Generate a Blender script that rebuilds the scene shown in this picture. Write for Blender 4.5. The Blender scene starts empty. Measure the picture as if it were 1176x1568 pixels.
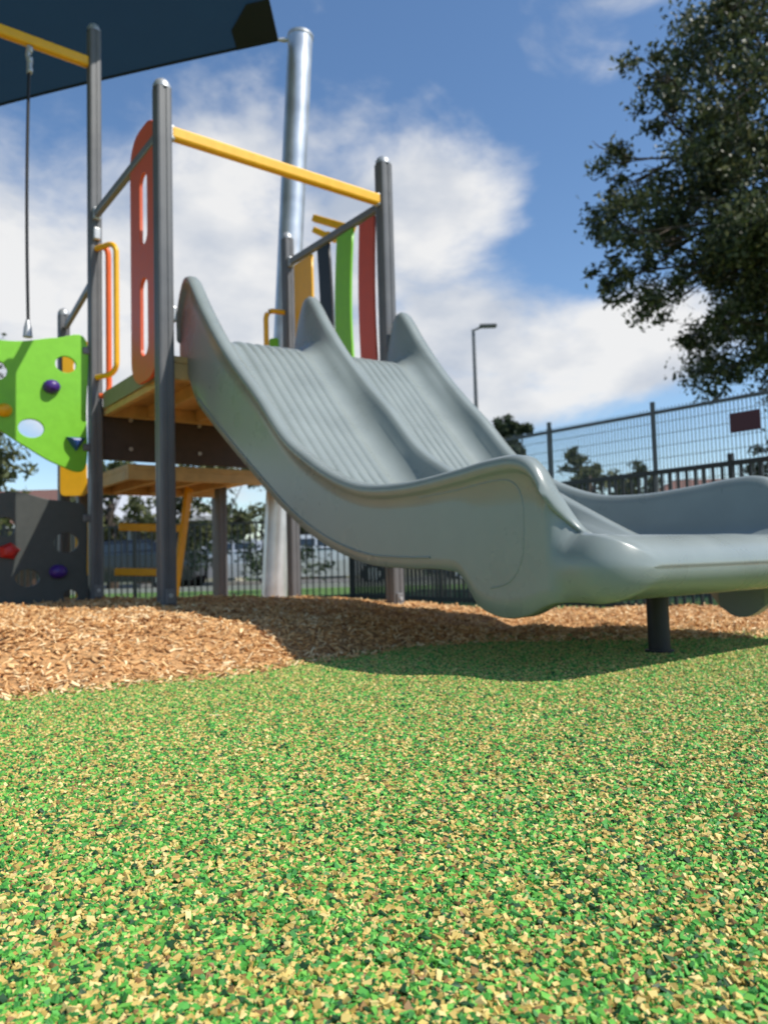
import bpy, math, random
import numpy as np
from mathutils import Vector, Matrix
random.seed(7); rng=np.random.default_rng(7)
scn=bpy.context.scene
scn.view_settings.view_transform='Standard'; scn.view_settings.look='None'; scn.view_settings.exposure=0
COL=scn.collection

# ---------------------------------------------------------------- materials
def mat(name,col,rough=0.6,metal=0.0,noise=0.0,nscale=20,bump=0.0,bscale=200,spec=0.5,coat=0.0,transl=0.0):
    m=bpy.data.materials.new(name); m.use_nodes=True
    nt=m.node_tree; N=nt.nodes; L=nt.links; b=N['Principled BSDF']
    b.inputs['Base Color'].default_value=(*col,1); b.inputs['Roughness'].default_value=rough
    b.inputs['Metallic'].default_value=metal; b.inputs['Specular IOR Level'].default_value=spec
    b.inputs['Coat Weight'].default_value=coat
    g=N.new('ShaderNodeNewGeometry')
    if noise>0:
        n=N.new('ShaderNodeTexNoise'); n.inputs['Scale'].default_value=nscale; n.inputs['Detail'].default_value=6
        L.new(g.outputs['Position'],n.inputs['Vector'])
        mr=N.new('ShaderNodeMapRange'); mr.inputs[1].default_value=.3; mr.inputs[2].default_value=.7
        mr.inputs[3].default_value=1-noise; mr.inputs[4].default_value=1+noise
        L.new(n.outputs['Fac'],mr.inputs[0])
        mx=N.new('ShaderNodeVectorMath'); mx.operation='SCALE'; mx.inputs[0].default_value=col
        L.new(mr.outputs[0],mx.inputs['Scale']); L.new(mx.outputs[0],b.inputs['Base Color'])
        r2=N.new('ShaderNodeMapRange'); r2.inputs[3].default_value=max(.05,rough-.08); r2.inputs[4].default_value=min(1,rough+.12)
        L.new(n.outputs['Fac'],r2.inputs[0]); L.new(r2.outputs[0],b.inputs['Roughness'])
    if bump>0:
        n=N.new('ShaderNodeTexNoise'); n.inputs['Scale'].default_value=bscale; n.inputs['Detail'].default_value=4
        L.new(g.outputs['Position'],n.inputs['Vector'])
        bp=N.new('ShaderNodeBump'); bp.inputs['Strength'].default_value=bump; bp.inputs['Distance'].default_value=.01
        L.new(n.outputs['Fac'],bp.inputs['Height']); L.new(bp.outputs[0],b.inputs['Normal'])
    if transl>0:
        t=N.new('ShaderNodeBsdfTranslucent'); t.inputs['Color'].default_value=(*col,1)
        mx=N.new('ShaderNodeMixShader'); mx.inputs[0].default_value=transl
        L.new(b.outputs[0],mx.inputs[1]); L.new(t.outputs[0],mx.inputs[2])
        L.new(mx.outputs[0],N['Material Output'].inputs['Surface'])
    return m

def ramp_mat(name,stops,rough=.8,patch=0.0,pscale=1.5,transl=0.0,const=True,spec=.4,bump=0):
    m=bpy.data.materials.new(name); m.use_nodes=True
    nt=m.node_tree; N=nt.nodes; L=nt.links; b=N['Principled BSDF']
    b.inputs['Roughness'].default_value=rough; b.inputs['Specular IOR Level'].default_value=spec
    a=N.new('ShaderNodeAttribute'); a.attribute_name='rnd'
    cr=N.new('ShaderNodeValToRGB'); cr.color_ramp.interpolation='CONSTANT' if const else 'LINEAR'
    el=cr.color_ramp.elements
    while len(el)<len(stops): el.new(.5)
    for e,(p,c) in zip(el,stops): e.position=p; e.color=(*c,1)
    g=N.new('ShaderNodeNewGeometry')
    src=a.outputs['Fac']
    if patch>0:
        n=N.new('ShaderNodeTexNoise'); n.inputs['Scale'].default_value=pscale; n.inputs['Detail'].default_value=3
        L.new(g.outputs['Position'],n.inputs['Vector'])
        s=N.new('ShaderNodeMath'); s.operation='SUBTRACT'; s.inputs[1].default_value=.5; L.new(n.outputs['Fac'],s.inputs[0])
        m2=N.new('ShaderNodeMath'); m2.operation='MULTIPLY_ADD'; m2.inputs[1].default_value=patch
        L.new(s.outputs[0],m2.inputs[0]); L.new(src,m2.inputs[2]); src=m2.outputs[0]
    L.new(src,cr.inputs[0]); L.new(cr.outputs[0],b.inputs['Base Color'])
    if transl>0:
        t=N.new('ShaderNodeBsdfTranslucent'); L.new(cr.outputs[0],t.inputs['Color'])
        mx=N.new('ShaderNodeMixShader'); mx.inputs[0].default_value=transl
        L.new(b.outputs[0],mx.inputs[1]); L.new(t.outputs[0],mx.inputs[2])
        L.new(mx.outputs[0],N['Material Output'].inputs['Surface'])
    return m

M_slide=mat('slide_plastic',(.245,.278,.268),.27,noise=.07,nscale=5,bump=.05,bscale=500)
M_post=mat('post_grey',(.125,.125,.13),.42,metal=0,noise=.1,nscale=8)
M_rail=mat('rail_grey',(.19,.19,.195),.45,metal=.2,noise=.08,nscale=8)
M_cap=mat('cap_metal',(.5,.51,.52),.4,metal=.5,noise=.05)
M_yel=mat('yellow_paint',(.88,.45,.008),.4,noise=.05)
M_org=mat('orange_paint',(.80,.13,.02),.38,noise=.05)
M_orgp=mat('orange_panel',(.66,.105,.035),.45,noise=.05)
M_red=mat('red_panel',(.58,.08,.035),.42,noise=.05)
M_green=mat('green_panel',(.20,.56,.025),.45,noise=.05)
M_dgrey=mat('dark_panel',(.06,.065,.06),.5,noise=.1)
M_black=mat('black_plastic',(.012,.012,.013),.5)
M_tan=mat('deck_ply',(.58,.38,.15),.6,noise=.15,nscale=12)
M_brown=mat('riser_board',(.06,.042,.035),.6,noise=.15)
M_galv=mat('galvanised_steel',(.68,.70,.72),.34,metal=.65,noise=.18,nscale=5)
M_sail=mat('sail_fabric',(.013,.038,.072),.85,noise=.15,nscale=3,bump=.2,bscale=300,transl=.4)
M_saild=mat('sail_patch',(.006,.014,.022),.85)
M_purple=mat('purple_hold',(.06,.02,.20),.4); M_blue=mat('blue_hold',(.01,.06,.25),.4); M_redh=mat('red_hold',(.5,.02,.015),.4)
M_fence=mat('black_fence_paint',(.015,.016,.017),.45)
M_bark=mat('bark',(.08,.06,.045),.9,noise=.3,nscale=10,bump=.5,bscale=60)
M_wall=mat('render_wall',(.5,.45,.38),.85,noise=.08,nscale=2)
M_brick=mat('brick_wall',(.30,.17,.11),.85,noise=.15,nscale=6)
M_roof=mat('roof_metal',(.55,.56,.58),.5,noise=.08); M_roof2=mat('roof_tile',(.16,.08,.06),.8,noise=.15)
M_glass=mat('window_glass',(.03,.04,.05),.08,spec=.8); M_white=mat('white_trim',(.75,.75,.73),.5)
M_asph=mat('asphalt',(.05,.05,.052),.9,noise=.15,nscale=8)
M_conc=mat('concrete',(.42,.40,.37),.85,noise=.1,nscale=5)

# ---------------------------------------------------------------- helpers
def link(o,parent=None):
    COL.objects.link(o)
    if parent: o.parent=parent
    return o
def empty(name,loc=(0,0,0)):
    e=bpy.data.objects.new(name,None); e.empty_display_size=.1; COL.objects.link(e); return e
def mesh(name,V,F,m,parent=None,smooth=False,bevel=0,sub=0):
    me=bpy.data.meshes.new(name); me.from_pydata([tuple(v) for v in V],[],F); me.validate(); me.update()
    if m: me.materials.append(m)
    if smooth: me.polygons.foreach_set('use_smooth',[True]*len(me.polygons))
    o=bpy.data.objects.new(name,me); link(o,parent)
    if bevel:
        b=o.modifiers.new('bevel','BEVEL'); b.width=bevel; b.segments=2; b.limit_method='ANGLE'
    return o
def box(name,c,size,m,parent=None,ax=None,bevel=.004):
    ax=ax or [Vector((1,0,0)),Vector((0,1,0)),Vector((0,0,1))]
    c=Vector(c); V=[]
    for i in (-.5,.5):
        for j in (-.5,.5):
            for k in (-.5,.5): V.append(c+ax[0]*i*size[0]+ax[1]*j*size[1]+ax[2]*k*size[2])
    F=[(0,1,3,2),(4,6,7,5),(0,4,5,1),(2,3,7,6),(0,2,6,4),(1,5,7,3)]
    return mesh(name,V,F,m,parent,bevel=bevel)
def beam(name,p,q,w,h,m,parent=None,bevel=.005):
    p=Vector(p);q=Vector(q);d=(q-p);l=d.length;d.normalize()
    up=Vector((0,0,1))
    if abs(d.z)>.98: up=Vector((0,1,0))
    s=d.cross(up).normalized(); u=s.cross(d).normalized()
    return box(name,(p+q)/2,(l,w,h),m,parent,[d,s,u],bevel)
def tube_data(pts,rad,seg=10):
    pts=[Vector(p) for p in pts]; n=len(pts)
    if not hasattr(rad,'__len__'): rad=[rad]*n
    V=[];F=[]; ref=Vector((.3,.2,1)).normalized()
    for i,p in enumerate(pts):
        t=(pts[min(i+1,n-1)]-pts[max(i-1,0)]).normalized()
        r=ref if abs(t.dot(ref))<.95 else Vector((1,0,0))
        a=t.cross(r).normalized(); b=t.cross(a).normalized()
        for k in range(seg):
            an=2*math.pi*k/seg; V.append(p+(a*math.cos(an)+b*math.sin(an))*rad[i])
    for i in range(n-1):
        for k in range(seg):
            k2=(k+1)%seg; F.append((i*seg+k,i*seg+k2,(i+1)*seg+k2,(i+1)*seg+k))
    F.append(tuple(range(seg))[::-1]); F.append(tuple((n-1)*seg+k for k in range(seg)))
    return V,F
def tube(name,pts,rad,m,parent=None,seg=12):
    V,F=tube_data(pts,rad,seg); o=mesh(name,V,F,m,parent,smooth=True)
    try: o.data.set_sharp_from_angle(angle=math.radians(50))
    except Exception: pass
    return o
def join_data(parts):
    V=[];F=[]
    for v,f in parts:
        o=len(V); V+=list(v); F+=[tuple(i+o for i in ff) for ff in f]
    return V,F
def bx(c,s):
    cx,cy,cz=c; a,b,d=s[0]/2,s[1]/2,s[2]/2
    V=[(cx+i*a,cy+j*b,cz+k*d) for i in(-1,1) for j in(-1,1) for k in(-1,1)]
    return V,[(0,1,3,2),(4,6,7,5),(0,4,5,1),(2,3,7,6),(0,2,6,4),(1,5,7,3)]
def panel(name,outline,holes,org,ua,thick,m,parent=None,bev=.004):
    cu=bpy.data.curves.new(name,'CURVE'); cu.dimensions='2D'; cu.fill_mode='BOTH'; cu.extrude=thick/2-bev; cu.bevel_depth=bev; cu.offset=-bev
    def add(pts):
        sp=cu.splines.new('POLY'); sp.points.add(len(pts)-1)
        for p,q in zip(sp.points,pts): p.co=(q[0],q[1],0,1)
        sp.use_cyclic_u=True
    add(outline)
    for h in holes: add(h)
    tmp=bpy.data.objects.new(name+'_c',cu); COL.objects.link(tmp)
    dg=bpy.context.evaluated_depsgraph_get()
    me=bpy.data.meshes.new_from_object(tmp.evaluated_get(dg)); bpy.data.objects.remove(tmp)
    me.materials.clear(); me.materials.append(m)
    ua=Vector(ua).normalized(); up=Vector((0,0,1)); nn=ua.cross(up).normalized()
    M=Matrix(((ua.x,up.x,nn.x,org[0]),(ua.y,up.y,nn.y,org[1]),(ua.z,up.z,nn.z,org[2]),(0,0,0,1)))
    me.transform(M)
    o=bpy.data.objects.new(name,me); link(o,parent); return o
def smooth_poly(pts,n=6):
    out=[];N_=len(pts)
    for i in range(N_):
        p0,p1,p2,p3=[Vector(pts[(i+k-1)%N_]) for k in range(4)]
        for j in range(n):
            t=j/n
            out.append(tuple(.5*((2*p1)+(p2-p0)*t+(2*p0-5*p1+4*p2-p3)*t*t+(3*p1-p0-3*p2+p3)*t**3)))
    return out
def rrect(x0,z0,x1,z1,r,n=6):
    o=[]
    for cx,cz,a0 in ((x1-r,z1-r,0),(x0+r,z1-r,90),(x0+r,z0+r,180),(x1-r,z0+r,270)):
        for k in range(n+1):
            a=math.radians(a0+90*k/n); o.append((cx+r*math.cos(a),cz+r*math.sin(a)))
    return o
def circ(x,z,r,n=20,sx=1): return [(x+sx*r*math.cos(2*math.pi*k/n),z+r*math.sin(2*math.pi*k/n)) for k in range(n)]

def chips_mesh(name,pos,scale,tilt,m,jit=.17,yaw=None):
    n=len(pos)
    c=np.array([(i,j,k) for i in(-.5,.5) for j in(-.5,.5) for k in(-.5,.5)])
    V=np.repeat(c[None],n,0)+rng.uniform(-jit,jit,(n,8,3))
    V*=scale[:,None,:]
    yaw=rng.uniform(0,2*np.pi,n) if yaw is None else yaw
    ax=rng.normal(0,tilt,n); ay=rng.normal(0,tilt,n)
    def rot(V,i,j,a):
        ca=np.cos(a)[:,None];sa=np.sin(a)[:,None]
        x=V[:,:,i].copy();y=V[:,:,j].copy()
        V[:,:,i]=ca*x-sa*y;V[:,:,j]=sa*x+ca*y
    rot(V,1,2,ax);rot(V,0,2,ay);rot(V,0,1,yaw)
    V+=pos[:,None,:]
    F=np.array([(0,1,3,2),(4,6,7,5),(0,4,5,1),(2,3,7,6),(0,2,6,4),(1,5,7,3)])
    LF=(F[None]+ (np.arange(n)*8)[:,None,None]).reshape(-1)
    me=bpy.data.meshes.new(name); me.vertices.add(n*8); me.vertices.foreach_set('co',V.reshape(-1).astype(np.float32))
    me.loops.add(n*24); me.loops.foreach_set('vertex_index',LF.astype(np.int32))
    me.polygons.add(n*6); me.polygons.foreach_set('loop_start',np.arange(0,n*24,4,dtype=np.int32))
    me.polygons.foreach_set('use_smooth',np.zeros(n*6,dtype=bool))
    me.update(calc_edges=True)
    a=me.attributes.new('rnd','FLOAT','POINT'); a.data.foreach_set('value',np.repeat(rng.random(n),8).astype(np.float32))
    me.materials.append(m); return me
def leaf_mesh(name,pos,size,m,aspect=.4,drop=.0):
    n=len(pos)
    d=rng.normal(size=(n,3)); d[:,2]-=drop; d/=np.linalg.norm(d,axis=1)[:,None]
    e=rng.normal(size=(n,3)); e-= (e*d).sum(1)[:,None]*d; e/=np.linalg.norm(e,axis=1)[:,None]
    s=(size*rng.uniform(.6,1.3,n))[:,None]
    V=np.stack([pos-d*s*.5,pos+e*s*aspect*.5,pos+d*s*.5,pos-e*s*aspect*.5],1)
    me=bpy.data.meshes.new(name); me.vertices.add(n*4); me.vertices.foreach_set('co',V.reshape(-1).astype(np.float32))
    me.loops.add(n*4); me.loops.foreach_set('vertex_index',np.arange(n*4,dtype=np.int32))
    me.polygons.add(n); me.polygons.foreach_set('loop_start',np.arange(0,n*4,4,dtype=np.int32)); me.update(calc_edges=True)
    a=me.attributes.new('rnd','FLOAT','POINT'); a.data.foreach_set('value',np.repeat(rng.random(n),4).astype(np.float32))
    me.materials.append(m); return me

# ---------------------------------------------------------------- ground
GL=-.33   # level of the land behind the playground
def grid(name,x0,x1,nx,y0,y1,ny,zf,m,parent=None,smooth=True):
    xs=np.linspace(x0,x1,nx);ys=np.linspace(y0,y1,ny)
    V=[(x,y,zf(x,y)) for y in ys for x in xs]
    F=[(j*nx+i,j*nx+i+1,(j+1)*nx+i+1,(j+1)*nx+i) for j in range(ny-1) for i in range(nx-1)]
    return mesh(name,V,F,m,parent,smooth)
M_lawn=mat('lawn_grass',(.08,.16,.03),.9,noise=.35,nscale=3,bump=.8,bscale=80)
rowsy=[(-100,-.06),(4.6,-.06),(6.6,-.20),(8.0,GL),(60,GL),(500,GL)]
V=[(x,y,z) for y,z in rowsy for x in (-300,-20,20,300)]
F=[(j*4+i,j*4+i+1,(j+1)*4+i+1,(j+1)*4+i) for j in range(5) for i in range(3)]
mesh('lawn_ground',V,F,M_lawn)

G_stops=[(0,(.014,.06,.018)),(.08,(.045,.22,.04)),(.24,(.085,.36,.05)),(.43,(.17,.48,.07)),(.57,(.46,.33,.08)),(.67,(.64,.47,.14)),(.86,(.72,.57,.22)),(.96,(.27,.15,.05))]
M_gran=ramp_mat('epdm_granule',G_stops,.58,patch=.22,pscale=2.2,spec=.45)
mb=bpy.data.materials.new('epdm_base'); mb.use_nodes=True
nt=mb.node_tree;N=nt.nodes;L=nt.links;b=N['Principled BSDF'];b.inputs['Roughness'].default_value=.8
g=N.new('ShaderNodeNewGeometry');v=N.new('ShaderNodeTexVoronoi');v.inputs['Scale'].default_value=260
L.new(g.outputs['Position'],v.inputs['Vector'])
sx=N.new('ShaderNodeSeparateColor');L.new(v.outputs['Color'],sx.inputs[0])
cr=N.new('ShaderNodeValToRGB');cr.color_ramp.interpolation='CONSTANT'
while len(cr.color_ramp.elements)<len(G_stops):cr.color_ramp.elements.new(.5)
for e,(p,c) in zip(cr.color_ramp.elements,G_stops):e.position=p;e.color=(*[q*.4 for q in c],1)
L.new(sx.outputs[0],cr.inputs[0]);L.new(cr.outputs[0],b.inputs['Base Color'])
bp=N.new('ShaderNodeBump');bp.inputs['Strength'].default_value=.8;bp.inputs['Distance'].default_value=.003;bp.invert=True
L.new(v.outputs['Distance'],bp.inputs['Height']);L.new(bp.outputs[0],b.inputs['Normal'])
rub=grid('rubber_surface',-6,6,2,-3,3.6,2,lambda x,y:0,mb)
T=.3; tiles=[]
for k in range(4):
    n=9600
    pos=np.stack([rng.uniform(-T/2,T/2,n),rng.uniform(-T/2,T/2,n),rng.uniform(.0003,.0036,n)],1)
    sz=(rng.uniform(.5,1.05,n)**1.5*1.18)[:,None]*np.stack([rng.uniform(.004,.0080,n),rng.uniform(.003,.0055,n),rng.uniform(.0022,.0044,n)],1)
    tiles.append(chips_mesh('granules_%d'%k,pos,sz,.4,M_gran,jit=.22))
def yb(x):
    xs=[-6,-3,-1.6,-1.0,-.57,-.21,.05,.3,.7,1.0,1.45,3,6]; ys=[1.7,1.75,1.85,2.0,2.3,2.67,2.95,3.1,3.12,3.08,3.0,3.1,3.2]
    return float(np.interp(x,xs,ys))+.03*math.sin(x*5.1)+.015*math.sin(x*17)
cnt=0
for i in range(-8,11):
    for j in range(1,12):
        x=i*T;y=j*T
        if y-T/2>yb(x)+.25: continue
        o=bpy.data.objects.new('granule_patch_%d'%cnt,tiles[random.randrange(4)]);cnt+=1
        o.location=(x,y,random.uniform(0,.0003));o.rotation_euler=(0,0,random.randrange(4)*math.pi/2);link(o,rub)

# mulch
from mathutils import noise as mn
def mh(x,y):
    dd=y-yb(x)
    if dd<-.12: return -.05
    t=max(0,min(1,(dd+.03)/.75)); t=t*t*(3-2*t)
    top=float(np.interp(x,[-6,-1.2,-.2,.6,6],[.15,.15,.10,.03,.0]))
    z=-.01+top*t+(.035*mn.noise(Vector((x*1.7,y*1.7,0)))+.025*mn.noise(Vector((x*5,y*5,3))))*min(1,t*2+.15)
    fd=float(np.interp(x,[-3,-.5,.8,3],[3.6,2.9,1.7,1.5]))
    if dd>fd: z-= (dd-fd)*.13
    if dd<.0: z=-.01+dd*.3
    return z
M_mulch=ramp_mat('wood_mulch',[(0,(.22,.095,.035)),(.15,(.50,.25,.09)),(.45,(.70,.40,.165)),(.7,(.82,.52,.24)),(.9,(.88,.68,.40))],.8,patch=.3,pscale=3,const=False)
mm=mat('mulch_base',(.50,.27,.11),.9,noise=.5,nscale=60,bump=1,bscale=90)
xs=np.concatenate([np.linspace(-9,-3.2,20),np.linspace(-3,3,121),np.linspace(3.2,9,20)])
ys=np.concatenate([np.linspace(1.5,5.5,90),np.linspace(5.6,9.5,30)])
V=[(x,y,mh(x,y)) for y in ys for x in xs];nx=len(xs)
F=[(j*nx+i,j*nx+i+1,(j+1)*nx+i+1,(j+1)*nx+i) for j in range(len(ys)-1) for i in range(nx-1)]
mul=mesh('mulch_bed',V,F,mm,smooth=True)
P=[]
while len(P)<64000:
    x=random.uniform(-3.4,3.2); y=random.uniform(1.6,6.4)
    if y>3.6 and random.random()<.5: continue
    dd=y-yb(x)
    if dd<-.01+random.gauss(0,.02): continue
    P.append((x,y,max(mh(x,y),.001 if y<3.6 else -1)+random.uniform(-.002,.010)))
P=np.array(P);n=len(P)
sz=np.stack([rng.uniform(.008,.036,n),rng.uniform(.003,.009,n),rng.uniform(.0015,.004,n)],1)
o=bpy.data.objects.new('mulch_chips',chips_mesh('mulch_chips',P,sz,.45,M_mulch));link(o,mul)
n=130
px=rng.uniform(-1.6,2.2,n);py=rng.uniform(.5,2.9,n)
P=np.stack([px,py,np.full(n,.0055)],1)
sz=np.stack([rng.uniform(.008,.022,n),rng.uniform(.0012,.003,n),rng.uniform(.001,.0015,n)],1)
o=bpy.data.objects.new('stray_chips',chips_mesh('stray_chips',P,sz,.1,M_mulch));link(o,mul)

# ---------------------------------------------------------------- slide
D=Vector((.6,-.8,0)); U=Vector((.8,.6,0)); O=Vector((-1.05,4.18,0))
def SP(s,w,z): return O+D*s+U*w+Vector((0,0,z))
rimS=[-.13,-.10,-.05,.0,.05,.10,.2,.42,.62,.83,1.06,1.27,1.47,1.64,1.88,2.15,2.325,2.42,2.47,2.505,2.53,2.552,2.575,2.60,2.64,2.84]
rimZ=[1.64,1.78,1.90,1.945,1.935,1.88,1.75,1.50,1.31,1.13,.91,.78,.685,.635,.616,.63,.645,.642,.620,.575,.515,.455,.42,.405,.40,.40]
bedS=[-.13,0,.15,.25,.33,.42,.62,.83,1.06,1.27,1.47,1.64,1.88,2.15,2.45,2.55,2.62,2.84]
bedZ=[1.555,1.56,1.56,1.52,1.45,1.36,1.15,.935,.715,.565,.475,.43,.40,.385,.382,.390,.398,.398]
botS=[-.13,-.03,.08,.25,.477,.813,1.10,1.36,1.63,1.86,2.08,2.14,2.18,2.22,2.28,2.343,2.42,2.48,2.52,2.56,2.66,2.84]
botZ=[1.50,1.42,1.25,1.11,.946,.717,.533,.412,.337,.318,.309,.295,.25,.20,.173,.165,.175,.2,.213,.215,.21,.21]
from bisect import bisect
def sm(S,Z,x):
    i=min(max(bisect(S,x)-1,0),len(S)-2)
    h=S[i+1]-S[i];t=(x-S[i])/h
    def dv(k):
        if k==0: return (Z[1]-Z[0])/(S[1]-S[0])
        if k==len(S)-1: return (Z[-1]-Z[-2])/(S[-1]-S[-2])
        return .5*((Z[k+1]-Z[k])/(S[k+1]-S[k])+(Z[k]-Z[k-1])/(S[k]-S[k-1]))
    a,b=dv(i)*h,dv(i+1)*h
    return (2*t**3-3*t*t+1)*Z[i]+(t**3-2*t*t+t)*a+(-2*t**3+3*t*t)*Z[i+1]+(t**3-t*t)*b
NOSE0,NOSE1=2.62,2.755
stations=sorted(set([round(x,4) for x in list(np.linspace(-.13,.2,14))+list(np.linspace(.22,2.08,90))+list(np.linspace(2.1,2.62,50))]+[NOSE0+(NOSE1-NOSE0)*math.sin(a) for a in np.linspace(.08,math.pi/2,18)]))
def lane(w0,w1,zb,amp,lob):
    pts=[];n=lob*12+1
    for k in range(n):
        f=k/(n-1);w=w0+(w1-w0)*f
        pts.append((w,zb+amp*abs(math.sin(f*math.pi*lob))**.7))
    return pts
W=1.40
rows=[]
for s in stations:
    zr=sm(rimS,rimZ,s);zb=sm(bedS,bedZ,s);zo=sm(botS,botZ,s)
    zo2=zo
    if 2.1<s<2.56: zo2=zo-.085*math.sin((s-2.1)/.46*math.pi)**2
    zmid=zr if s<1.9 else max(zb+.002,zr-(s-1.9)*.6)
    H=max(zr-zb,.003);Hm=max(zmid-zb,.002);k=min(1,H/.14);km=min(1,Hm/.14)
    fl=.03*k
    sec=[(0,zo),(0,zo+(zr-zo)*.12),(0,zo+(zr-zo)*.3),(0,zo+(zr-zo)*.5),(0,zo+(zr-zo)*.68),(0,zr-.055*k-.004),(-.5*fl,zr-.046*k-.003),(-.95*fl,zr-.03*k-.002),(-.8*fl,zr-.010*k),(-.1*fl,zr),(.025,zr),(.042,zr-.012*k),(.052,zr-.045*k),(.066,zb+.09*k),(.09,zb+.045*k),(.12,zb+.016*k),(.15,zb+.003*k)]
    amp=.014 if s<2.1 else .014*max(0,(2.4-s)/.3)
    sec+=lane(.18,.57,zb,amp,7)
    sec+=[(.60,zb+.003*km),(.63,zb+.016*km),(.66,zb+.045*km),(.685,zb+.09*km),(.70,zmid-.045*km),(.71,zmid-.012*km),(.725,zmid),(.755,zmid),(.77,zmid-.012*km),(.78,zmid-.045*km),(.795,zb+.09*km),(.82,zb+.045*km),(.85,zb+.016*km),(.88,zb+.003*km)]
    sec+=lane(.91,1.22,zb,amp,6)
    sec+=[(1.25,zb+.003*k),(1.28,zb+.016*k),(1.31,zb+.045*k),(1.334,zb+.09*k),(1.348,zr-.045*k),(1.358,zr-.012*k),(1.375,zr),(W+.1*fl,zr),(W+.8*fl,zr-.010*k),(W+.95*fl,zr-.03*k),(W+.5*fl,zr-.046*k),(W,zr-.055*k-.004),(W,zo+(zr-zo)*.68),(W,zo+(zr-zo)*.5),(W,zo2+(zr-zo2)*.3),(W,zo2+(zr-zo2)*.12),(W,zo2)]
    zu=min(zb-.05,zo+.10) if s<2.56 else zo+ (.10*(2.66-s)/.1 if s<2.66 else 0)
    zu=max(min(zu,zb-.02),zo)
    sec+=[(W-.01,zo2-.004),(W-.06,zo2-.003),(W-.08,zu),(.65,zu),(.08,zu),(.06,zo-.003),(.01,zo-.004)]
    e=1-max(0,min(1,(zr-.405)/.17)) if s>2.3 else 0
    e=e*e*(3-2*e)
    tn=max(0,(s-NOSE0)/(NOSE1-NOSE0)); q=math.sqrt(max(0,1-min(1,tn)**2))
    zc=.305
    row=[]
    for w,z in sec:
        zz=zc+(z-zc)*q if tn>0 else z
        if e>0:
            f=max(-1,min(1,(z-zc)/.1))
            inset=e*.07*(1-math.sqrt(max(0,1-f*f)))
            lo=inset
            if w<.15: w=lo+w*(.15-lo)/.15 if w>=0 else w+lo
            elif w>W-.15:
                dd=W-w; w=W-(lo+dd*(.15-lo)/.15) if dd>=0 else w-lo
        if tn>0:
            c=.15*(1-q); w=W/2+(w-W/2)*(1-2*c/W)
        so=s+ (.13*(w/1.3)*max(0,1-s/1.2) if s<1.2 else 0)
        row.append(SP(so,w,zz))
    rows.append(row)
nc=len(rows[0]);V=[p for r in rows for p in r];F=[]
for i in range(len(rows)-1):
    for j in range(nc):
        j2=(j+1)%nc;F.append((i*nc+j,i*nc+j2,(i+1)*nc+j2,(i+1)*nc+j))
F.append(tuple(range(nc)));F.append(tuple((len(rows)-1)*nc+j for j in range(nc))[::-1])
slide=empty('playground_slide')
body=mesh('slide_body',V,F,M_slide,slide,smooth=True)
try: body.data.set_sharp_from_angle(angle=math.radians(80))
except Exception: pass
pts=[SP(s,-.001,sm(botS,botZ,s)+.035) for s in np.linspace(.12,2.0,44)]
tube('moulded_bead',pts,.004,M_slide,slide,8)
def rsm(P,n=8):
    out=[]
    for i in range(len(P)-1):
        p0=Vector(P[max(i-1,0)]);p1=Vector(P[i]);p2=Vector(P[i+1]);p3=Vector(P[min(i+2,len(P)-1)])
        for j in range(n):
            t=j/n;out.append(.5*((2*p1)+(p2-p0)*t+(2*p0-5*p1+4*p2-p3)*t*t+(3*p1-p0-3*p2+p3)*t**3))
    out.append(Vector(P[-1]));return out
rr=[SP(a,.0012,z) for a,z in [(1.95,.555),(2.1,.56),(2.3,.575),(2.38,.567),(2.42,.52),(2.425,.42),(2.41,.33),(2.36,.27),(2.28,.25)]]
tube('moulded_corner',rsm(rr),.003,M_slide,slide,8)
tube('support_post',[SP(2.39,.69,-.03),SP(2.39,.69,.32)],.037,M_black,slide,20)
tube('support_base_ring',[SP(2.39,.69,0.0),SP(2.39,.69,.012)],.048,M_black,slide,20)

# ---------------------------------------------------------------- platform
pf=empty('playground_platform')
def post(name,x,y,z0,z1,r=.041,parent=pf):
    prof=[]
    for q in range(4):
        a=q*math.pi/2+math.atan2(D.y,D.x)
        ca,sa=math.cos(a),math.sin(a)
        for (px,py) in [(r,-r*.66),(r,-r*.2),(r*.9,-r*.14),(r*.9,r*.14),(r,r*.2),(r,r*.66),(r*.9,r*.9)]:
            prof.append((ca*px-sa*py,sa*px+ca*py))
    n=len(prof);V=[(x+a,y+b,z) for z in (z0-.45,z1) for a,b in prof]
    F=[(i,(i+1)%n,n+(i+1)%n,n+i) for i in range(n)]+[tuple(range(n))[::-1],tuple(range(n,2*n))]
    mesh(name,V,F,M_post,parent)
    V=[];lv=[(r*1.12,z1),(r*1.12,z1+.02),(r*.8,z1+.045),(r*.35,z1+.058)]
    k=12
    for rr_,z in lv:
        for i in range(k):
            a=2*math.pi*(i+.5)/k;V.append((x+rr_*math.cos(a),y+rr_*math.sin(a),z))
    F=[(l*k+i,l*k+(i+1)%k,(l+1)*k+(i+1)%k,(l+1)*k+i) for l in range(3) for i in range(k)]+[tuple(range(3*k,4*k))]
    mesh(name+'_cap',V,F,M_cap,parent,smooth=True)
A=SP(0,-.14,0);B=SP(0,1.385,0);Lp=SP(-1.25,-.14,0);C=SP(-1.25,1.36,0);Dp=Vector((-2.52,6.05,0))
post('post_front',A.x,A.y,0,2.98,.044);post('post_side',B.x,B.y,0,3.0,.046);post('post_tall',Lp.x,Lp.y,0,4.05);post('post_back',C.x,C.y,0,2.93);post('post_rear',Dp.x,Dp.y,0,2.38)
E1=SP(-2.5,.12,0);E2=SP(-2.5,1.3,0)
post('post_lower_deck_1',E1.x,E1.y,0,1.03);post('post_lower_deck_2',E2.x,E2.y,0,1.03)
F1=SP(-1.9,.95,0);post('post_lower_deck_3',F1.x+.1,F1.y,0,1.0)
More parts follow.
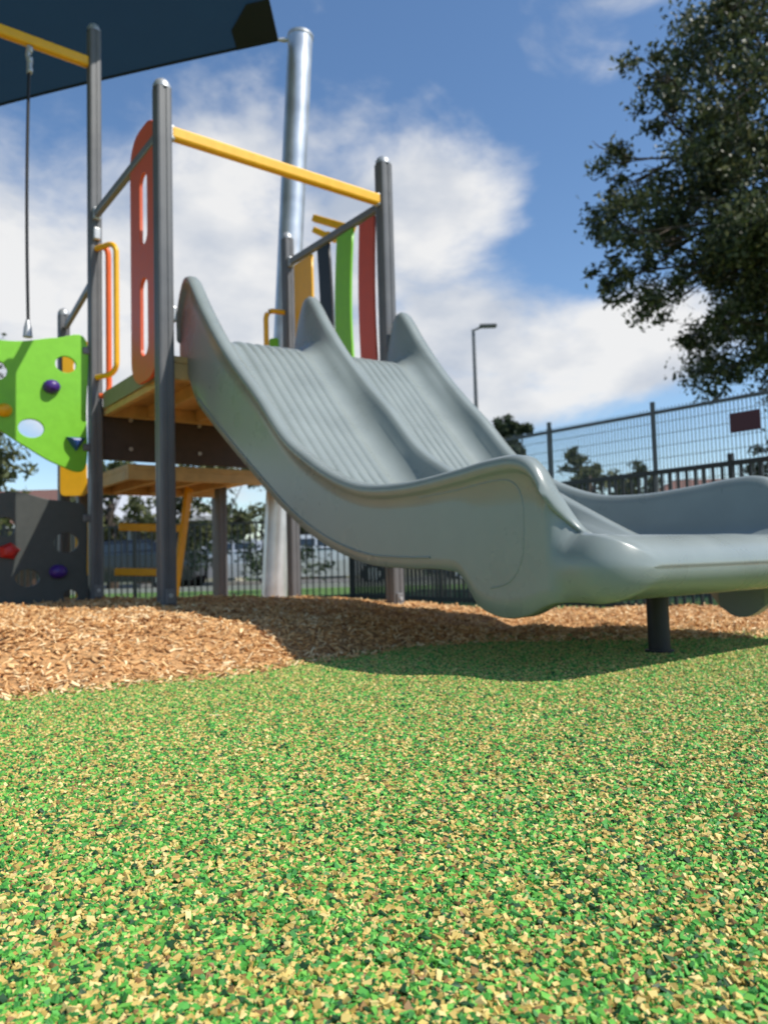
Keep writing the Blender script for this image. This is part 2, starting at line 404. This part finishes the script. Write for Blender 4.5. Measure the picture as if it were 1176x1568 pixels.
for nm,p in (('a',A),('b',B),('l',Lp)):
    box('foot_plate_'+nm,Vector((p.x,p.y,mh(p.x,p.y)+.045))+D*.052,(.01,.05,.08),M_rail,pf,[D,U,Vector((0,0,1))])
    tube('foot_bolt_'+nm,[Vector((p.x,p.y,mh(p.x,p.y)+.05))+D*.055,Vector((p.x,p.y,mh(p.x,p.y)+.05))+D*.066],.012,M_cap,pf,8)
beam('top_bar',A+U*.045+Vector((0,0,2.745)),B-U*.045+Vector((0,0,2.745)),.055,.07,M_yel,pf,.012)
for nm,p,q,z in (('rail_right',B,C,2.73),('rail_left',A,Lp,2.74)):
    beam(nm,p-D*.045+Vector((0,0,z)),q+D*.045+Vector((0,0,z)),.04,.055,M_rail,pf,.01)
beam('rail_rear',Lp+Vector((-.05,.05,2.28)),Dp+Vector((.04,-.04,2.28)),.035,.05,M_rail,pf,.01)
for nm,p,z,s_ in (('a',A,2.745,U),('b',B,2.745,-U),('l1',Lp,2.74,D),('l2',Lp,2.6,D),('l3',Lp,2.28,Vector((-.7,.7,0))),('c',C,2.73,D),('a2',A,1.72,U)):
    box('bracket_'+nm,Vector((p.x,p.y,z))+s_*.052,(.03,.05,.085),M_cap,pf,[s_.normalized(),s_.cross(Vector((0,0,1))).normalized(),Vector((0,0,1))],.01)
def sbox(nm,s0,s1,w0,w1,z0,z1,m,bev=.004,par=pf):
    return box(nm,SP((s0+s1)/2,(w0+w1)/2,(z0+z1)/2),(abs(s1-s0),abs(w1-w0),z1-z0),m,par,[D,U,Vector((0,0,1))],bev)
sbox('deck',-1.24,-.02,-.09,1.31,1.462,1.50,M_tan)
sbox('deck_edge_front',-.06,-.02,-.09,1.31,1.37,1.46,M_tan);sbox('deck_edge_back',-1.25,-1.21,-.09,1.31,1.37,1.46,M_tan)
sbox('deck_edge_left',-1.2,-.07,-.09,-.05,1.37,1.46,M_tan);sbox('deck_edge_right',-1.2,-.07,1.27,1.31,1.37,1.46,M_tan)
M_trim=mat('deck_trim',(.26,.25,.17),.6,noise=.1)
sbox('deck_trim_left',-1.2,-.06,-.105,-.093,1.41,1.52,M_trim)
for k in range(3): sbox('joist_%d'%k,-1.2,-.07,.2+.35*k,.24+.35*k,1.38,1.46,M_tan)
sbox('riser_board',-1.30,-1.265,-.1,1.31,1.08,1.44,M_brown)
for k in range(3):
    for zz in (1.16,1.36): tube('bolt_%d_%d'%(k,int(zz*100)),[SP(-1.262,.1+.5*k,zz),SP(-1.25,.1+.5*k,zz)],.014,M_cap,pf,10)
sbox('lower_deck',-2.5,-1.32,.1,1.33,1.03,1.068,M_tan)
sbox('lower_edge_front',-1.36,-1.32,.1,1.33,.96,1.03,M_tan);sbox('lower_edge_back',-2.5,-2.46,.1,1.33,.96,1.03,M_tan)
sbox('lower_edge_side',-2.45,-1.37,.1,.14,.96,1.03,M_tan)
for k in range(3): sbox('lower_joist_%d'%k,-2.45,-1.37,.35+.3*k,.39+.3*k,.97,1.03,M_tan)
def slat(nm,t0,t1,z0,z1,lean,m):
    n=10;Lft=[];R=[]
    for k in range(n+1):
        f=k/n;z=z0+(z1-z0)*f;o_=lean*math.sin(f*math.pi)
        Lft.append((t0+o_,z));R.append((t1+o_,z))
    panel(nm,Lft+R[::-1],[],(B.x-.02,B.y-.0,0),-D,.02,m,pf)
slat('slat_red',.07,.25,1.45,2.68,.03,M_red);slat('slat_green',.33,.53,1.45,2.69,.05,M_green)
slat('slat_black',.64,.80,1.45,2.69,-.03,M_black);slat('slat_yellow',.88,1.14,1.45,2.69,.0,M_yel)
panel('orange_side_panel',rrect(.07,1.40,.50,2.90,.16),[rrect(.22,1.55,.34,2.0,.055),rrect(.22,2.2,.34,2.62,.055)],(A.x,A.y,0),-D,.022,M_orgp,pf)
def loop(nm,base,ax,off,z0,z1,m,r=.014):
    pts=[base+Vector((0,0,z0))]
    pts+=[base+ax*off*.6+Vector((0,0,z0))]+[base+ax*(off*(.6+.4*math.sin(a)))+Vector((0,0,z0+.07*(1-math.cos(a)))) for a in np.linspace(.2,math.pi/2,5)]
    pts+=[base+ax*(off*(.6+.4*math.sin(a)))+Vector((0,0,z1-.07*(1-math.cos(a)))) for a in np.linspace(math.pi/2,.2,5)]+[base+ax*off*.6+Vector((0,0,z1)),base+Vector((0,0,z1))]
    tube(nm,pts,r,m,pf,10)
loop('grab_handle_yellow',Lp+D*.04,(D*.9+U*.35).normalized(),.20,1.62,2.50,M_yel,.018)
loop('grab_handle_orange',Lp+D*.03+U*.02,(U*.8+D*.4).normalized(),.06,1.50,2.52,M_org,.019)
loop('grab_handle_rear',C-U*.04,(-U-D*.2).normalized(),.15,1.55,2.33,M_yel,.02)
beam('rear_rail',C+Vector((-.05,0,2.0)),C+Vector((-.7,1.0,2.0)),.035,.05,M_rail,pf)
panel('rear_green_panel',rrect(0,1.5,.08,2.15,.02),[],(C.x-.09,C.y+.05,0),(-1,.3,0),.02,M_green,pf)
panel('rear_red_panel',rrect(0,1.5,.10,2.0,.02),[],(C.x-.22,C.y+.15,0),(-1,.3,0),.02,M_red,pf)
beam('overhead_bar_1',(-.52,6.3,3.24),(-.18,6.05,3.02),.05,.06,M_yel,pf,.01);beam('overhead_bar_2',(-.52,6.25,3.12),(-.33,6.15,2.98),.04,.05,M_yel,pf,.01)
tube('overhead_post',[(-.40,6.22,1.5),(-.40,6.22,3.08)],.02,M_yel,pf,10)
beam('swing_bar',Lp+Vector((-.03,-.02,3.82)),Lp-U*2.4+Vector((0,0,3.84)),.055,.07,M_yel,pf,.012)
Q=Lp-U*2.4;post('post_far_left',Q.x,Q.y,0,4.05)
def CP(q,z): return Lp-U*q+Vector((0,0,z))
rope=[CP(.415+.012*math.sin(t*3),3.62-t*(3.62-1.9)) for t in np.linspace(0,1,14)]
tube('rope',rope,.010,M_black,pf,8)
tube('rope_shackle',[CP(.41,3.78),CP(.425,3.72),CP(.41,3.68),CP(.415,3.6)],[.022,.014,.02,.016],M_cap,pf,10)
for k in range(3): box('shackle_plate_%d'%k,CP(.41,3.76-.07*k),(.03,.05,.04),M_cap,pf,[U,D,Vector((0,0,1))],.01)
tube('rope_foot',[CP(.42,1.84),CP(.42,1.9),CP(.42,1.95)],[.03,.024,.012],M_cap,pf,10)
gp=smooth_poly([(.06,1.87),(.25,1.86),(.5,1.80),(.8,1.80),(1.1,1.86),(1.35,1.80),(1.4,1.5),(1.35,1.2),(1.1,1.1),(.85,1.20),(.65,1.25),(.45,1.14),(.25,1.03),(.07,1.01),(.06,1.4)])
panel('green_climbing_panel',gp,[circ(.19,1.69,.055,sx=1.2),circ(.40,1.25,.06,sx=1.3),circ(.60,1.60,.06),circ(.95,1.45,.08)],(Lp.x,Lp.y,0),-U,.022,M_green,pf)
dp=smooth_poly([(.06,.72),(.12,.78),(.3,.80),(.5,.84),(.8,.80),(1.1,.86),(1.38,.78),(1.4,.4),(1.38,.0),(1.0,-.02),(.5,-.02),(.07,-.02),(.06,.35)])
panel('dark_climbing_panel',dp,[circ(.19,.52,.065,sx=1.2),circ(.55,.62,.06),circ(.42,.30,.055,sx=1.3),circ(.16,.17,.045),circ(.9,.4,.09)],(Lp.x,Lp.y,0),-U,.022,M_dgrey,pf)
def hold(nm,q,z,r,m,k=12):
    c=CP(q,z)+D*.012;V=[]
    for rr_,h in ((r,0),(r*.95,.025),(r*.6,.05),(r*.2,.055)):
        for i in range(k):
            a=2*math.pi*i/k+.5;V.append(c+U*(-rr_*math.cos(a))+Vector((0,0,rr_*math.sin(a)*.85))+D*h)
    F=[(l*k+i,l*k+(i+1)%k,(l+1)*k+(i+1)%k,(l+1)*k+i) for l in range(3) for i in range(k)]+[tuple(range(3*k,4*k))]
    mesh(nm,V,F,m,pf,smooth=(k>5))
hold('hold_purple_1',.28,1.53,.055,M_purple);hold('hold_blue',.13,1.18,.07,M_blue,3);hold('hold_purple_2',.24,.335,.055,M_purple);hold('hold_red',.53,.47,.065,M_redh,5);hold('hold_yellow',.56,1.35,.05,M_yel)
for z in (1.8,1.15,.68,.12): box('panel_clip_%d'%int(z*100),CP(.055,z),(.06,.04,.05),M_rail,pf,[U,D,Vector((0,0,1))],.01)
panel('yellow_rear_panel',rrect(0,1.80,.26,2.15,.05),[circ(.15,1.95,.07)],(-2.50,5.98,0),(1,.15,0),.02,M_yel,pf)
panel('yellow_rear_panel_low',rrect(0,.92,.2,1.2,.04),[],(-2.52,5.98,0),(1,.15,0),.02,M_yel,pf)
panel('yellow_rear_panel_foot',rrect(0,.1,.18,.75,.04),[circ(.09,.25,.05)],(-2.40,5.98,0),(1,.15,0),.02,M_yel,pf)
beam('ladder_rung_1',(-2.14,6.2,.68),(-1.66,6.3,.66),.05,.06,M_yel,pf,.01);beam('ladder_rung_2',(-2.14,6.1,.32),(-1.66,6.2,.30),.05,.06,M_yel,pf,.01)
beam('ladder_stringer',(-1.62,6.4,1.0),(-1.70,6.15,.0),.03,.09,M_yel,pf,.01)

# ---------------------------------------------------------------- shade sail
sp=empty('shade_sail_pole')
tube('pole',[(-.98,6.5,-.5),(-.62,6.5,4.97)],.108,M_galv,sp,32)
tube('pole_cap',[(-.62,6.5,4.965),(-.618,6.5,4.99)],.114,M_cap,sp,32)
sail=empty('shade_sail')
c0=Vector((-.82,6.46,4.93));c1=Vector((-8,8.0,3.9));c2=Vector((-8,-2.5,5.6));c3=Vector((-.5,-2.5,6.1))
n=40;V=[]
for j in range(n+1):
    for i in range(n+1):
        u_=i/n;v_=j/n
        a=u_-.03*math.sin(math.pi*v_)*(2*u_-1);bb=v_-.03*math.sin(math.pi*u_)*(2*v_-1)
        p=(c0*(1-a)+c1*a)*(1-bb)+(c3*(1-a)+c2*a)*bb
        V.append(p+Vector((0,0,-.1*math.sin(math.pi*u_)*math.sin(math.pi*v_))))
F=[(j*(n+1)+i,j*(n+1)+i+1,(j+1)*(n+1)+i+1,(j+1)*(n+1)+i) for j in range(n) for i in range(n)]
so=mesh('sail_cloth',V,F,M_sail,sail,smooth=True)
e0=[V[i] for i in range(n+1)];tube('hem_front',e0,.014,M_saild,sail,8)
e1=[V[j*(n+1)] for j in range(n+1)];tube('hem_side',e1,.014,M_saild,sail,8)
z_=Vector((0,0,-.02))
mesh('corner_patch',[V[0]+z_,V[2]+z_,V[2*(n+1)]+z_,V[(n+1)+2]+z_,V[(n+1)*2+1]+z_],[(0,1,3),(0,3,4),(0,4,2)],M_saild,sail)
tube('turnbuckle',[c0,c0+Vector((.06,.02,.01)),c0+Vector((.12,.03,.015))],[.012,.022,.012],M_cap,sail,10)

# ---------------------------------------------------------------- fences
def picket_fence(name,p,q,h,step,m,r=.008,z0=0,posts=2.4,top=True,rail=.035,poff=0):
    p=Vector(p);q=Vector(q);d=q-p;l=d.length;d.normalize();parts=[];s=d.cross(Vector((0,0,1)))
    def bb(c,a,b_,hh):
        V=[c+d*i*a/2+s*j*b_/2+Vector((0,0,k*hh/2)) for i in(-1,1) for j in(-1,1) for k in(-1,1)]
        return V,[(0,1,3,2),(4,6,7,5),(0,4,5,1),(2,3,7,6),(0,2,6,4),(1,5,7,3)]
    k=0
    while k*step<l:
        parts.append(bb(p+d*k*step+Vector((0,0,z0+h/2)),r*2,r*2,h-.1 if top else h));k+=1
    for z in (.1,h-.06): parts.append(bb((p+q)/2+Vector((0,0,z0+z)),l,rail*.8,rail))
    k=0
    while k*posts+poff<=l: parts.append(bb(p+d*(k*posts+poff)+Vector((0,0,z0+h/2+.02)),.05,.05,h+.04+(0 if top else .12)));k+=1
    V,F=join_data(parts);return mesh(name,V,F,m)
picket_fence('picket_fence',(-14,14.2,0),(-.6,13.4,0),1.15-GL,.11,M_fence,.011,GL)
picket_fence('picket_fence',(-.6,13.4,0),(2.1,9.7,0),1.3-GL,.10,M_fence,.018,GL,rail=.06)
picket_fence('picket_fence',(2.1,9.7,0),(6.2,4.2,0),1.3-GL,.10,M_fence,.013,GL,rail=.05)
tf=picket_fence('mesh_fence',(.6,14.9,0),(8.5,5.4,0),2.42-GL,.055,M_galv,.0045,GL,1.85,False,.045,1.45)
M_fgrey=mat('fence_grey',(.10,.10,.10),.5);tf.data.materials.clear();tf.data.materials.append(M_fgrey)
d=(Vector((8.5,5.4,0))-Vector((.6,14.9,0)));parts=[]
for k in range(0,14):
    z=k*.17;a=Vector((.6,14.9,z));bq=Vector((8.5,5.4,z));V_,F_=tube_data([a,bq],.0045,4);parts.append((V_,F_))
V_,F_=join_data(parts);mesh('cross_wires',V_,F_,M_fgrey,tf)
dn=d.normalized()
sg=Vector((.6,14.9,0))+dn*6.47
box('fence_sign',sg+Vector((-.03,-.03,2.03)),(.40,.012,.26),mat('sign_maroon',(.09,.015,.02),.5),None,[dn,dn.cross(Vector((0,0,1))),Vector((0,0,1))])

# ---------------------------------------------------------------- trees
M_leaf=ramp_mat('gum_leaves',[(0,(.024,.036,.015)),(.4,(.05,.066,.024)),(.75,(.10,.12,.045)),(1,(.25,.24,.12))],.5,transl=.22,const=False,patch=.2,pscale=1)
M_leaf2=ramp_mat('olive_leaves',[(0,(.04,.05,.02)),(.5,(.09,.11,.04)),(1,(.20,.20,.08))],.7,transl=.2,const=False,patch=.4,pscale=.5)
M_leaf3=ramp_mat('dark_leaves',[(0,(.012,.022,.012)),(.5,(.03,.05,.02)),(1,(.07,.09,.035))],.6,transl=.15,const=False,patch=.3,pscale=.5)
def tree(name,base,trunk_top,clusters,npc,leaf,lm,tr=.2,spread=1.0,limbs=True,asp=.4):
    e=empty(name);base=Vector(base);tt=Vector(trunk_top)
    tube('trunk',[base+Vector((0,0,-.4)),base.lerp(tt,.35)+Vector((.1,0,0)),base.lerp(tt,.7)+Vector((-.08,0,0)),tt],[tr,tr*.8,tr*.6,tr*.4],M_bark,e,12)
    if limbs:
        parts=[]
        for (c,r) in clusters:
            c=Vector(c);f=random.uniform(.35,.95);st=base.lerp(tt,f)
            m1=st.lerp(c,.35)+Vector((random.uniform(-.3,.3),random.uniform(-.3,.3),random.uniform(0,.5)))*min(1,r)
            m2=st.lerp(c,.7)+Vector((random.uniform(-.2,.2),random.uniform(-.2,.2),random.uniform(0,.3)))*min(1,r)
            parts.append(tube_data([st,m1,m2,c],[tr*.20,tr*.11,tr*.07,tr*.03],6))
            for k in range(4):
                v=Vector((random.gauss(0,1),random.gauss(0,1),random.gauss(0,1))).normalized()*r*.9
                parts.append(tube_data([m2.lerp(c,random.random()),c+v*.5+Vector((0,0,.05)),c+v],[tr*.05,tr*.03,tr*.013],5))
        V_,F_=join_data(parts);mesh('limbs',V_,F_,M_bark,e,smooth=True)
    PP=[]
    for (c,r) in clusters:
        k=max(3,int(7*r/ .7))
        subs=rng.normal(size=(k,3));subs/=np.linalg.norm(subs,axis=1)[:,None];subs*=r*rng.uniform(.3,.95,k)[:,None]
        nn=int(npc*r*r)
        idx=rng.integers(0,k,nn)
        p=np.array(c)+subs[idx]+rng.normal(size=(nn,3))*r*.2*np.array([1,1,.75])
        PP.append(p)
    PP=np.concatenate(PP)
    o=bpy.data.objects.new('leaves',leaf_mesh('leaves',PP,leaf,lm,asp,.5));link(o,e);return e
cl=[]
edge=[(3.25,4.75),(3.45,5.1),(4.0,4.4),(3.5,4.9),(4.2,5.5),(3.6,6.35),(3.45,6.85),(3.9,7.6),(4.5,8.3),(5.2,4.0),(4.7,3.8),(5.9,3.6),(6.5,3.3),(5.6,9.2),(5.0,8.9),(3.6,5.9),(4.6,4.6),(5.1,4.7),(5.5,4.2),(4.9,5.2),(6.0,4.1),(6.6,3.8),(4.5,6.6),(5.0,7.6),(6.2,3.0),(5.4,3.35),(4.1,7.0),(4.0,6.1),(4.1,5.0),(5.7,4.9),(5.6,5.6),(5.2,6.1),(5.3,6.9),(5.9,6.4)]
for x,z in edge: cl.append(((x+.35,12+random.uniform(-1.0,1.0),z),random.uniform(.40,.57)))
for k in range(100):
    for _ in range(30):
        x=random.uniform(4.3,11);z=random.uniform(3.6,11);y=random.uniform(9.8,14.5)
        lim=float(np.interp(z,[3.4,4.2,5,6,7,8,9,10,11.5],[6.2,4.9,4.3,4.7,4.6,5.0,5.6,6.2,7.0]))
        if x>lim: break
    cl.append(((x,y,z),random.uniform(.6,.95)))
tree('gum_tree',(8.2,12.3,-.1),(7.6,12,8.5),cl,1900,.10,M_leaf,.28,asp=.5)
def rtree(name,x,y,h,r,lm,leaf=.3,n=14,npc=260,base_f=.35,tr=.2):
    cl=[]
    for k in range(n):
        a=random.uniform(0,6.28);rr_=r*math.sqrt(random.random())*.75;zz=random.uniform(base_f*h,h*.93)
        f=1-.5*abs((zz/h-.6)/.4)
        cl.append(((x+rr_*f*math.cos(a),y+rr_*f*math.sin(a),zz),r*random.uniform(.25,.42)))
    return tree(name,(x,y,-.05),(x,y,h*.75),cl,npc,leaf,lm,tr)
rtree('background_tree',6.85,40,8.0,1.5,M_leaf3,.35,20,1300,.6)
rtree('background_tree',7.0,26,4.3,1.6,M_leaf2,.22,16,900)
rtree('background_tree',8.6,27,3.7,1.5,M_leaf2,.22,12,700)
rtree('background_tree',16,28,6.0,3,M_leaf3,.3,16,420)
rtree('background_tree',-11.2,20,4.0,2.4,M_leaf2,.22,18,500,.2)
rtree('background_tree',-14,24,8.2,3,M_leaf2,.3,16,400,.3)
rtree('background_tree',-8.5,24,3.6,2.0,M_leaf2,.22,16,600,.2)
rtree('background_tree',-5.6,26,4.3,2.0,M_leaf2,.22,16,700,.25)
rtree('background_tree',-3.2,30,4.9,2.2,M_leaf2,.22,16,700,.25)
rtree('background_tree',-.4,34,4.4,2.2,M_leaf3,.3,12,380,.2)
cl=[((x,19+random.uniform(-.5,.5),random.uniform(.3,.9)),random.uniform(.4,.65)) for x in np.arange(-4.6,-1.6,.45)]
tree('garden_hedge',(-3,19,-.05),(-3,19,.6),cl,700,.14,M_leaf3,.05,limbs=False)
cl=[((x,33+random.uniform(-1,1),random.uniform(.6,2.6)),random.uniform(.8,1.3)) for x in np.arange(-30,34,1.3)]
tree('distant_trees',(-3,33,-.05),(-3,33,1.6),cl,190,.32,M_leaf3,.1,limbs=False)

# ---------------------------------------------------------------- street beyond
V=[(-120,21.5,GL+.004),(120,21.5,GL+.004),(120,27.5,GL+.004),(-120,27.5,GL+.004)];mesh('road',V,[(0,1,2,3)],M_asph)
kp=join_data([bx((0,21.42,GL+.06),(240,.15,.13)),bx((0,27.6,GL+.06),(240,.15,.13))]);mesh('kerb',kp[0],kp[1],M_conc)
def house(name,x,y,w,dp_,h,rh,wm,rm):
    e=empty(name);e.location.z=GL+.05
    V,F=bx((x,y,h/2-.05),(w,dp_,h+.1));mesh('walls',V,F,wm,e)
    ov=.5;zz=h-.05;a,b_=w/2+ov,dp_/2+ov
    V=[(x-a,y-b_,zz),(x+a,y-b_,zz),(x+a,y+b_,zz),(x-a,y+b_,zz),(x-a+b_*.8,y,zz+rh),(x+a-b_*.8,y,zz+rh)]
    mesh('roof',V,[(0,1,5,4),(1,2,5),(2,3,4,5),(3,0,4),(3,2,1,0)],rm,e)
    V,F=bx((x,y-b_-.045,zz-.06),(2*a,.08,.16));mesh('fascia',V,F,M_white,e)
    for k,fx in enumerate((-.36,-.12,.36)):
        V,F=bx((x+fx*w,y-dp_/2-.02,1.55),(1.6,.06,1.2));mesh('window_%d'%k,V,F,M_glass,e)
        V,F=join_data([bx((x+fx*w,y-dp_/2-.05,2.19),(1.76,.08,.08)),bx((x+fx*w,y-dp_/2-.05,.91),(1.76,.1,.08)),bx((x+fx*w-.84,y-dp_/2-.05,1.55),(.08,.08,1.2)),bx((x+fx*w+.84,y-dp_/2-.05,1.55),(.08,.08,1.2)),bx((x+fx*w,y-dp_/2-.055,1.55),(.05,.06,1.2))]);mesh('window_frame_%d'%k,V,F,M_white,e)
    V,F=bx((x+.12*w,y-dp_/2-.02,1.05),(.95,.07,2.1));mesh('door',V,F,M_brown,e)
house('brick_house',-16,38,13,9,2.7,2.0,M_brick,M_roof2)
house('rendered_house',-9.5,31.5,6.5,6,2.5,1.3,M_wall,M_roof)
house('rendered_house',1,40,12,9,2.7,1.8,M_wall,M_roof)
house('brick_house',19,42,13,9,2.7,2.0,M_brick,M_roof2)
def car(name,x,y,col,fl=1):
    e=empty(name);e.location.z=GL+.01;mp=mat(name+'_paint',col,.25,metal=.3,coat=.6)
    prof=[(-2.15,.35),(-2.2,.75),(-2.1,.95),(-1.35,1.0),(-1.0,1.05),(-.45,1.42),(.9,1.45),(1.6,1.08),(2.1,1.0),(2.18,.7),(2.12,.35)]
    V=[];
    for yy,k in ((-.88,0),(.88,0)):
        for a,z in prof:
            t=.14 if z>1.1 else 0;V.append((x+fl*a,y+yy*(1-t),z))
    n=len(prof);F=[(i,(i+1)%n,n+(i+1)%n,n+i) for i in range(n)]+[tuple(range(n)),tuple(range(n,2*n))[::-1]]
    mesh('body',V,F,mp,e,bevel=.05)
    for s_ in (-1,1):
        gl=[(-.85,1.05),(-.42,1.36),(.22,1.38),(.22,1.05)];gr=[(.28,1.05),(.28,1.38),(.86,1.38),(1.3,1.06)]
        for nm,q in (('window_front',gl),('window_rear',gr)):
            mesh(nm,[(x+fl*a,y+s_*(.885-(z-1.0)*.26),z) for a,z in q],[(0,1,2,3)],M_glass,e)
        for wx in (-1.35,1.35):
            tube('wheel',[(x+fl*wx,y+s_*.93,.33),(x+fl*wx,y+s_*.70,.33)],.33,M_black,e,24)
            tube('rim',[(x+fl*wx,y+s_*.94,.33),(x+fl*wx,y+s_*.90,.33)],.2,M_galv,e,12)
    mesh('windscreen',[(x-fl*.98,y-.72,1.09),(x-fl*.98,y+.72,1.09),(x-fl*.5,y+.66,1.41),(x-fl*.5,y-.66,1.41)],[(0,1,2,3)],M_glass,e)
car('parked_car',-7.6,22.6,(.02,.022,.026));car('parked_car',-5.0,25.0,(.6,.61,.62));car('parked_car',-1.7,22.7,(.65,.65,.65),-1);car('parked_car',3.5,22.8,(.08,.1,.15))
sl=empty('street_lamp')
tube('lamp_pole',[(2.75,22,GL),(2.75,22,3.5),(2.74,22,7.0)],[.08,.065,.045],M_post,sl,12)
beam('lamp_arm',(2.74,22,6.98),(3.0,22,7.08),.05,.05,M_post,sl);box('lamp_head',(3.17,22,7.1),(.5,.24,.08),M_post,sl,None,.02)

# ---------------------------------------------------------------- light & sky
el=math.radians(51);az=(.945,-.327);S=Vector((math.cos(el)*az[0],math.cos(el)*az[1],math.sin(el))).normalized()
sun=bpy.data.lights.new('sun','SUN');sun.energy=5.0;sun.angle=math.radians(.5);sun.color=(1,.955,.87)
so=bpy.data.objects.new('sun',sun);so.rotation_euler=S.to_track_quat('Z','Y').to_euler();COL.objects.link(so)
w=bpy.data.worlds.new('World');scn.world=w;w.use_nodes=True;nt=w.node_tree;N=nt.nodes;L=nt.links
bg=N['Background'];bg.inputs['Strength'].default_value=.13
sky=N.new('ShaderNodeTexSky');sky.sky_type='NISHITA';sky.sun_disc=False;sky.sun_elevation=el;sky.sun_rotation=math.atan2(S.x,S.y);sky.air_density=1.0;sky.dust_density=.3;sky.ozone_density=2.4
hs=N.new('ShaderNodeHueSaturation');hs.inputs['Saturation'].default_value=1.1;hs.inputs['Value'].default_value=1.22
L.new(sky.outputs[0],hs.inputs['Color'])
tc=N.new('ShaderNodeTexCoord')
nz=N.new('ShaderNodeTexNoise');nz.inputs['Scale'].default_value=4.8;nz.inputs['Detail'].default_value=12;nz.inputs['Roughness'].default_value=.58;nz.inputs['Distortion'].default_value=.25
mp_=N.new('ShaderNodeMapping');mp_.inputs['Scale'].default_value=(1,1,1.8);mp_.inputs['Location'].default_value=(.35,.2,.1);L.new(tc.outputs['Generated'],mp_.inputs['Vector']);L.new(mp_.outputs[0],nz.inputs['Vector'])
def blob(cx,cy,cz,rx,rz,amp):
    s=N.new('ShaderNodeVectorMath');s.operation='SUBTRACT';s.inputs[1].default_value=(cx,cy,cz);L.new(tc.outputs['Generated'],s.inputs[0])
    m=N.new('ShaderNodeVectorMath');m.operation='MULTIPLY';m.inputs[1].default_value=(1/rx,.8,1/rz);L.new(s.outputs[0],m.inputs[0])
    l=N.new('ShaderNodeVectorMath');l.operation='LENGTH';L.new(m.outputs[0],l.inputs[0])
    r=N.new('ShaderNodeMapRange');r.interpolation_type='SMOOTHSTEP';r.inputs[1].default_value=1.4;r.inputs[2].default_value=.22;r.inputs[3].default_value=0;r.inputs[4].default_value=amp
    L.new(l.outputs['Value'],r.inputs[0]);return r.outputs[0]
tot=None
for a in [(-.14,.888,.40,.18,.14,.46),(.09,.9,.39,.13,.11,.38),(.21,.945,.245,.21,.085,.60),(-.40,.86,.30,.2,.15,.44),(.31,.767,.585,.09,.025,.22),(.05,.83,.55,.3,.06,.13),(-.12,.96,.20,.3,.13,.40)]:
    o_=blob(*a)
    if tot is None: tot=o_
    else:
        m=N.new('ShaderNodeMath');m.operation='ADD';L.new(tot,m.inputs[0]);L.new(o_,m.inputs[1]);tot=m.outputs[0]
mm_=N.new('ShaderNodeMath');mm_.operation='MINIMUM';mm_.inputs[1].default_value=.52;L.new(tot,mm_.inputs[0])
ad=N.new('ShaderNodeMath');ad.operation='ADD';L.new(mm_.outputs[0],ad.inputs[0]);L.new(nz.outputs['Fac'],ad.inputs[1])
cv=N.new('ShaderNodeMapRange');cv.interpolation_type='SMOOTHSTEP';cv.inputs[1].default_value=.63;cv.inputs[2].default_value=.94;cv.inputs[3].default_value=0;cv.inputs[4].default_value=.97;L.new(ad.outputs[0],cv.inputs[0])
n2=N.new('ShaderNodeTexNoise');n2.inputs['Scale'].default_value=6;n2.inputs['Detail'].default_value=8;L.new(mp_.outputs[0],n2.inputs['Vector'])
cc=N.new('ShaderNodeValToRGB');cc.color_ramp.elements[0].position=.34;cc.color_ramp.elements[0].color=(.55,.62,.74,1);cc.color_ramp.elements[1].position=.6;cc.color_ramp.elements[1].color=(1,1,1,1);L.new(n2.outputs['Fac'],cc.inputs[0])
sc=N.new('ShaderNodeVectorMath');sc.operation='SCALE';sc.inputs['Scale'].default_value=6.8;L.new(cc.outputs[0],sc.inputs[0])
mx=N.new('ShaderNodeMix');mx.data_type='RGBA';L.new(cv.outputs[0],mx.inputs[0]);L.new(hs.outputs[0],mx.inputs[6]);L.new(sc.outputs[0],mx.inputs[7]);L.new(mx.outputs[2],bg.inputs['Color'])

# ---------------------------------------------------------------- camera
cam=bpy.data.cameras.new('camera');cam.sensor_fit='VERTICAL';cam.sensor_height=36;cam.sensor_width=27;cam.lens=27.05;cam.clip_start=.02;cam.clip_end=2000
cam.dof.use_dof=True;cam.dof.focus_distance=.95;cam.dof.aperture_fstop=6.5
co=bpy.data.objects.new('camera',cam);COL.objects.link(co)
co.matrix_world=Matrix.Translation((0,0,.34))@Matrix.Rotation(math.radians(93.7),4,'X')@Matrix.Rotation(math.radians(-1.6),4,'Z')
scn.camera=co
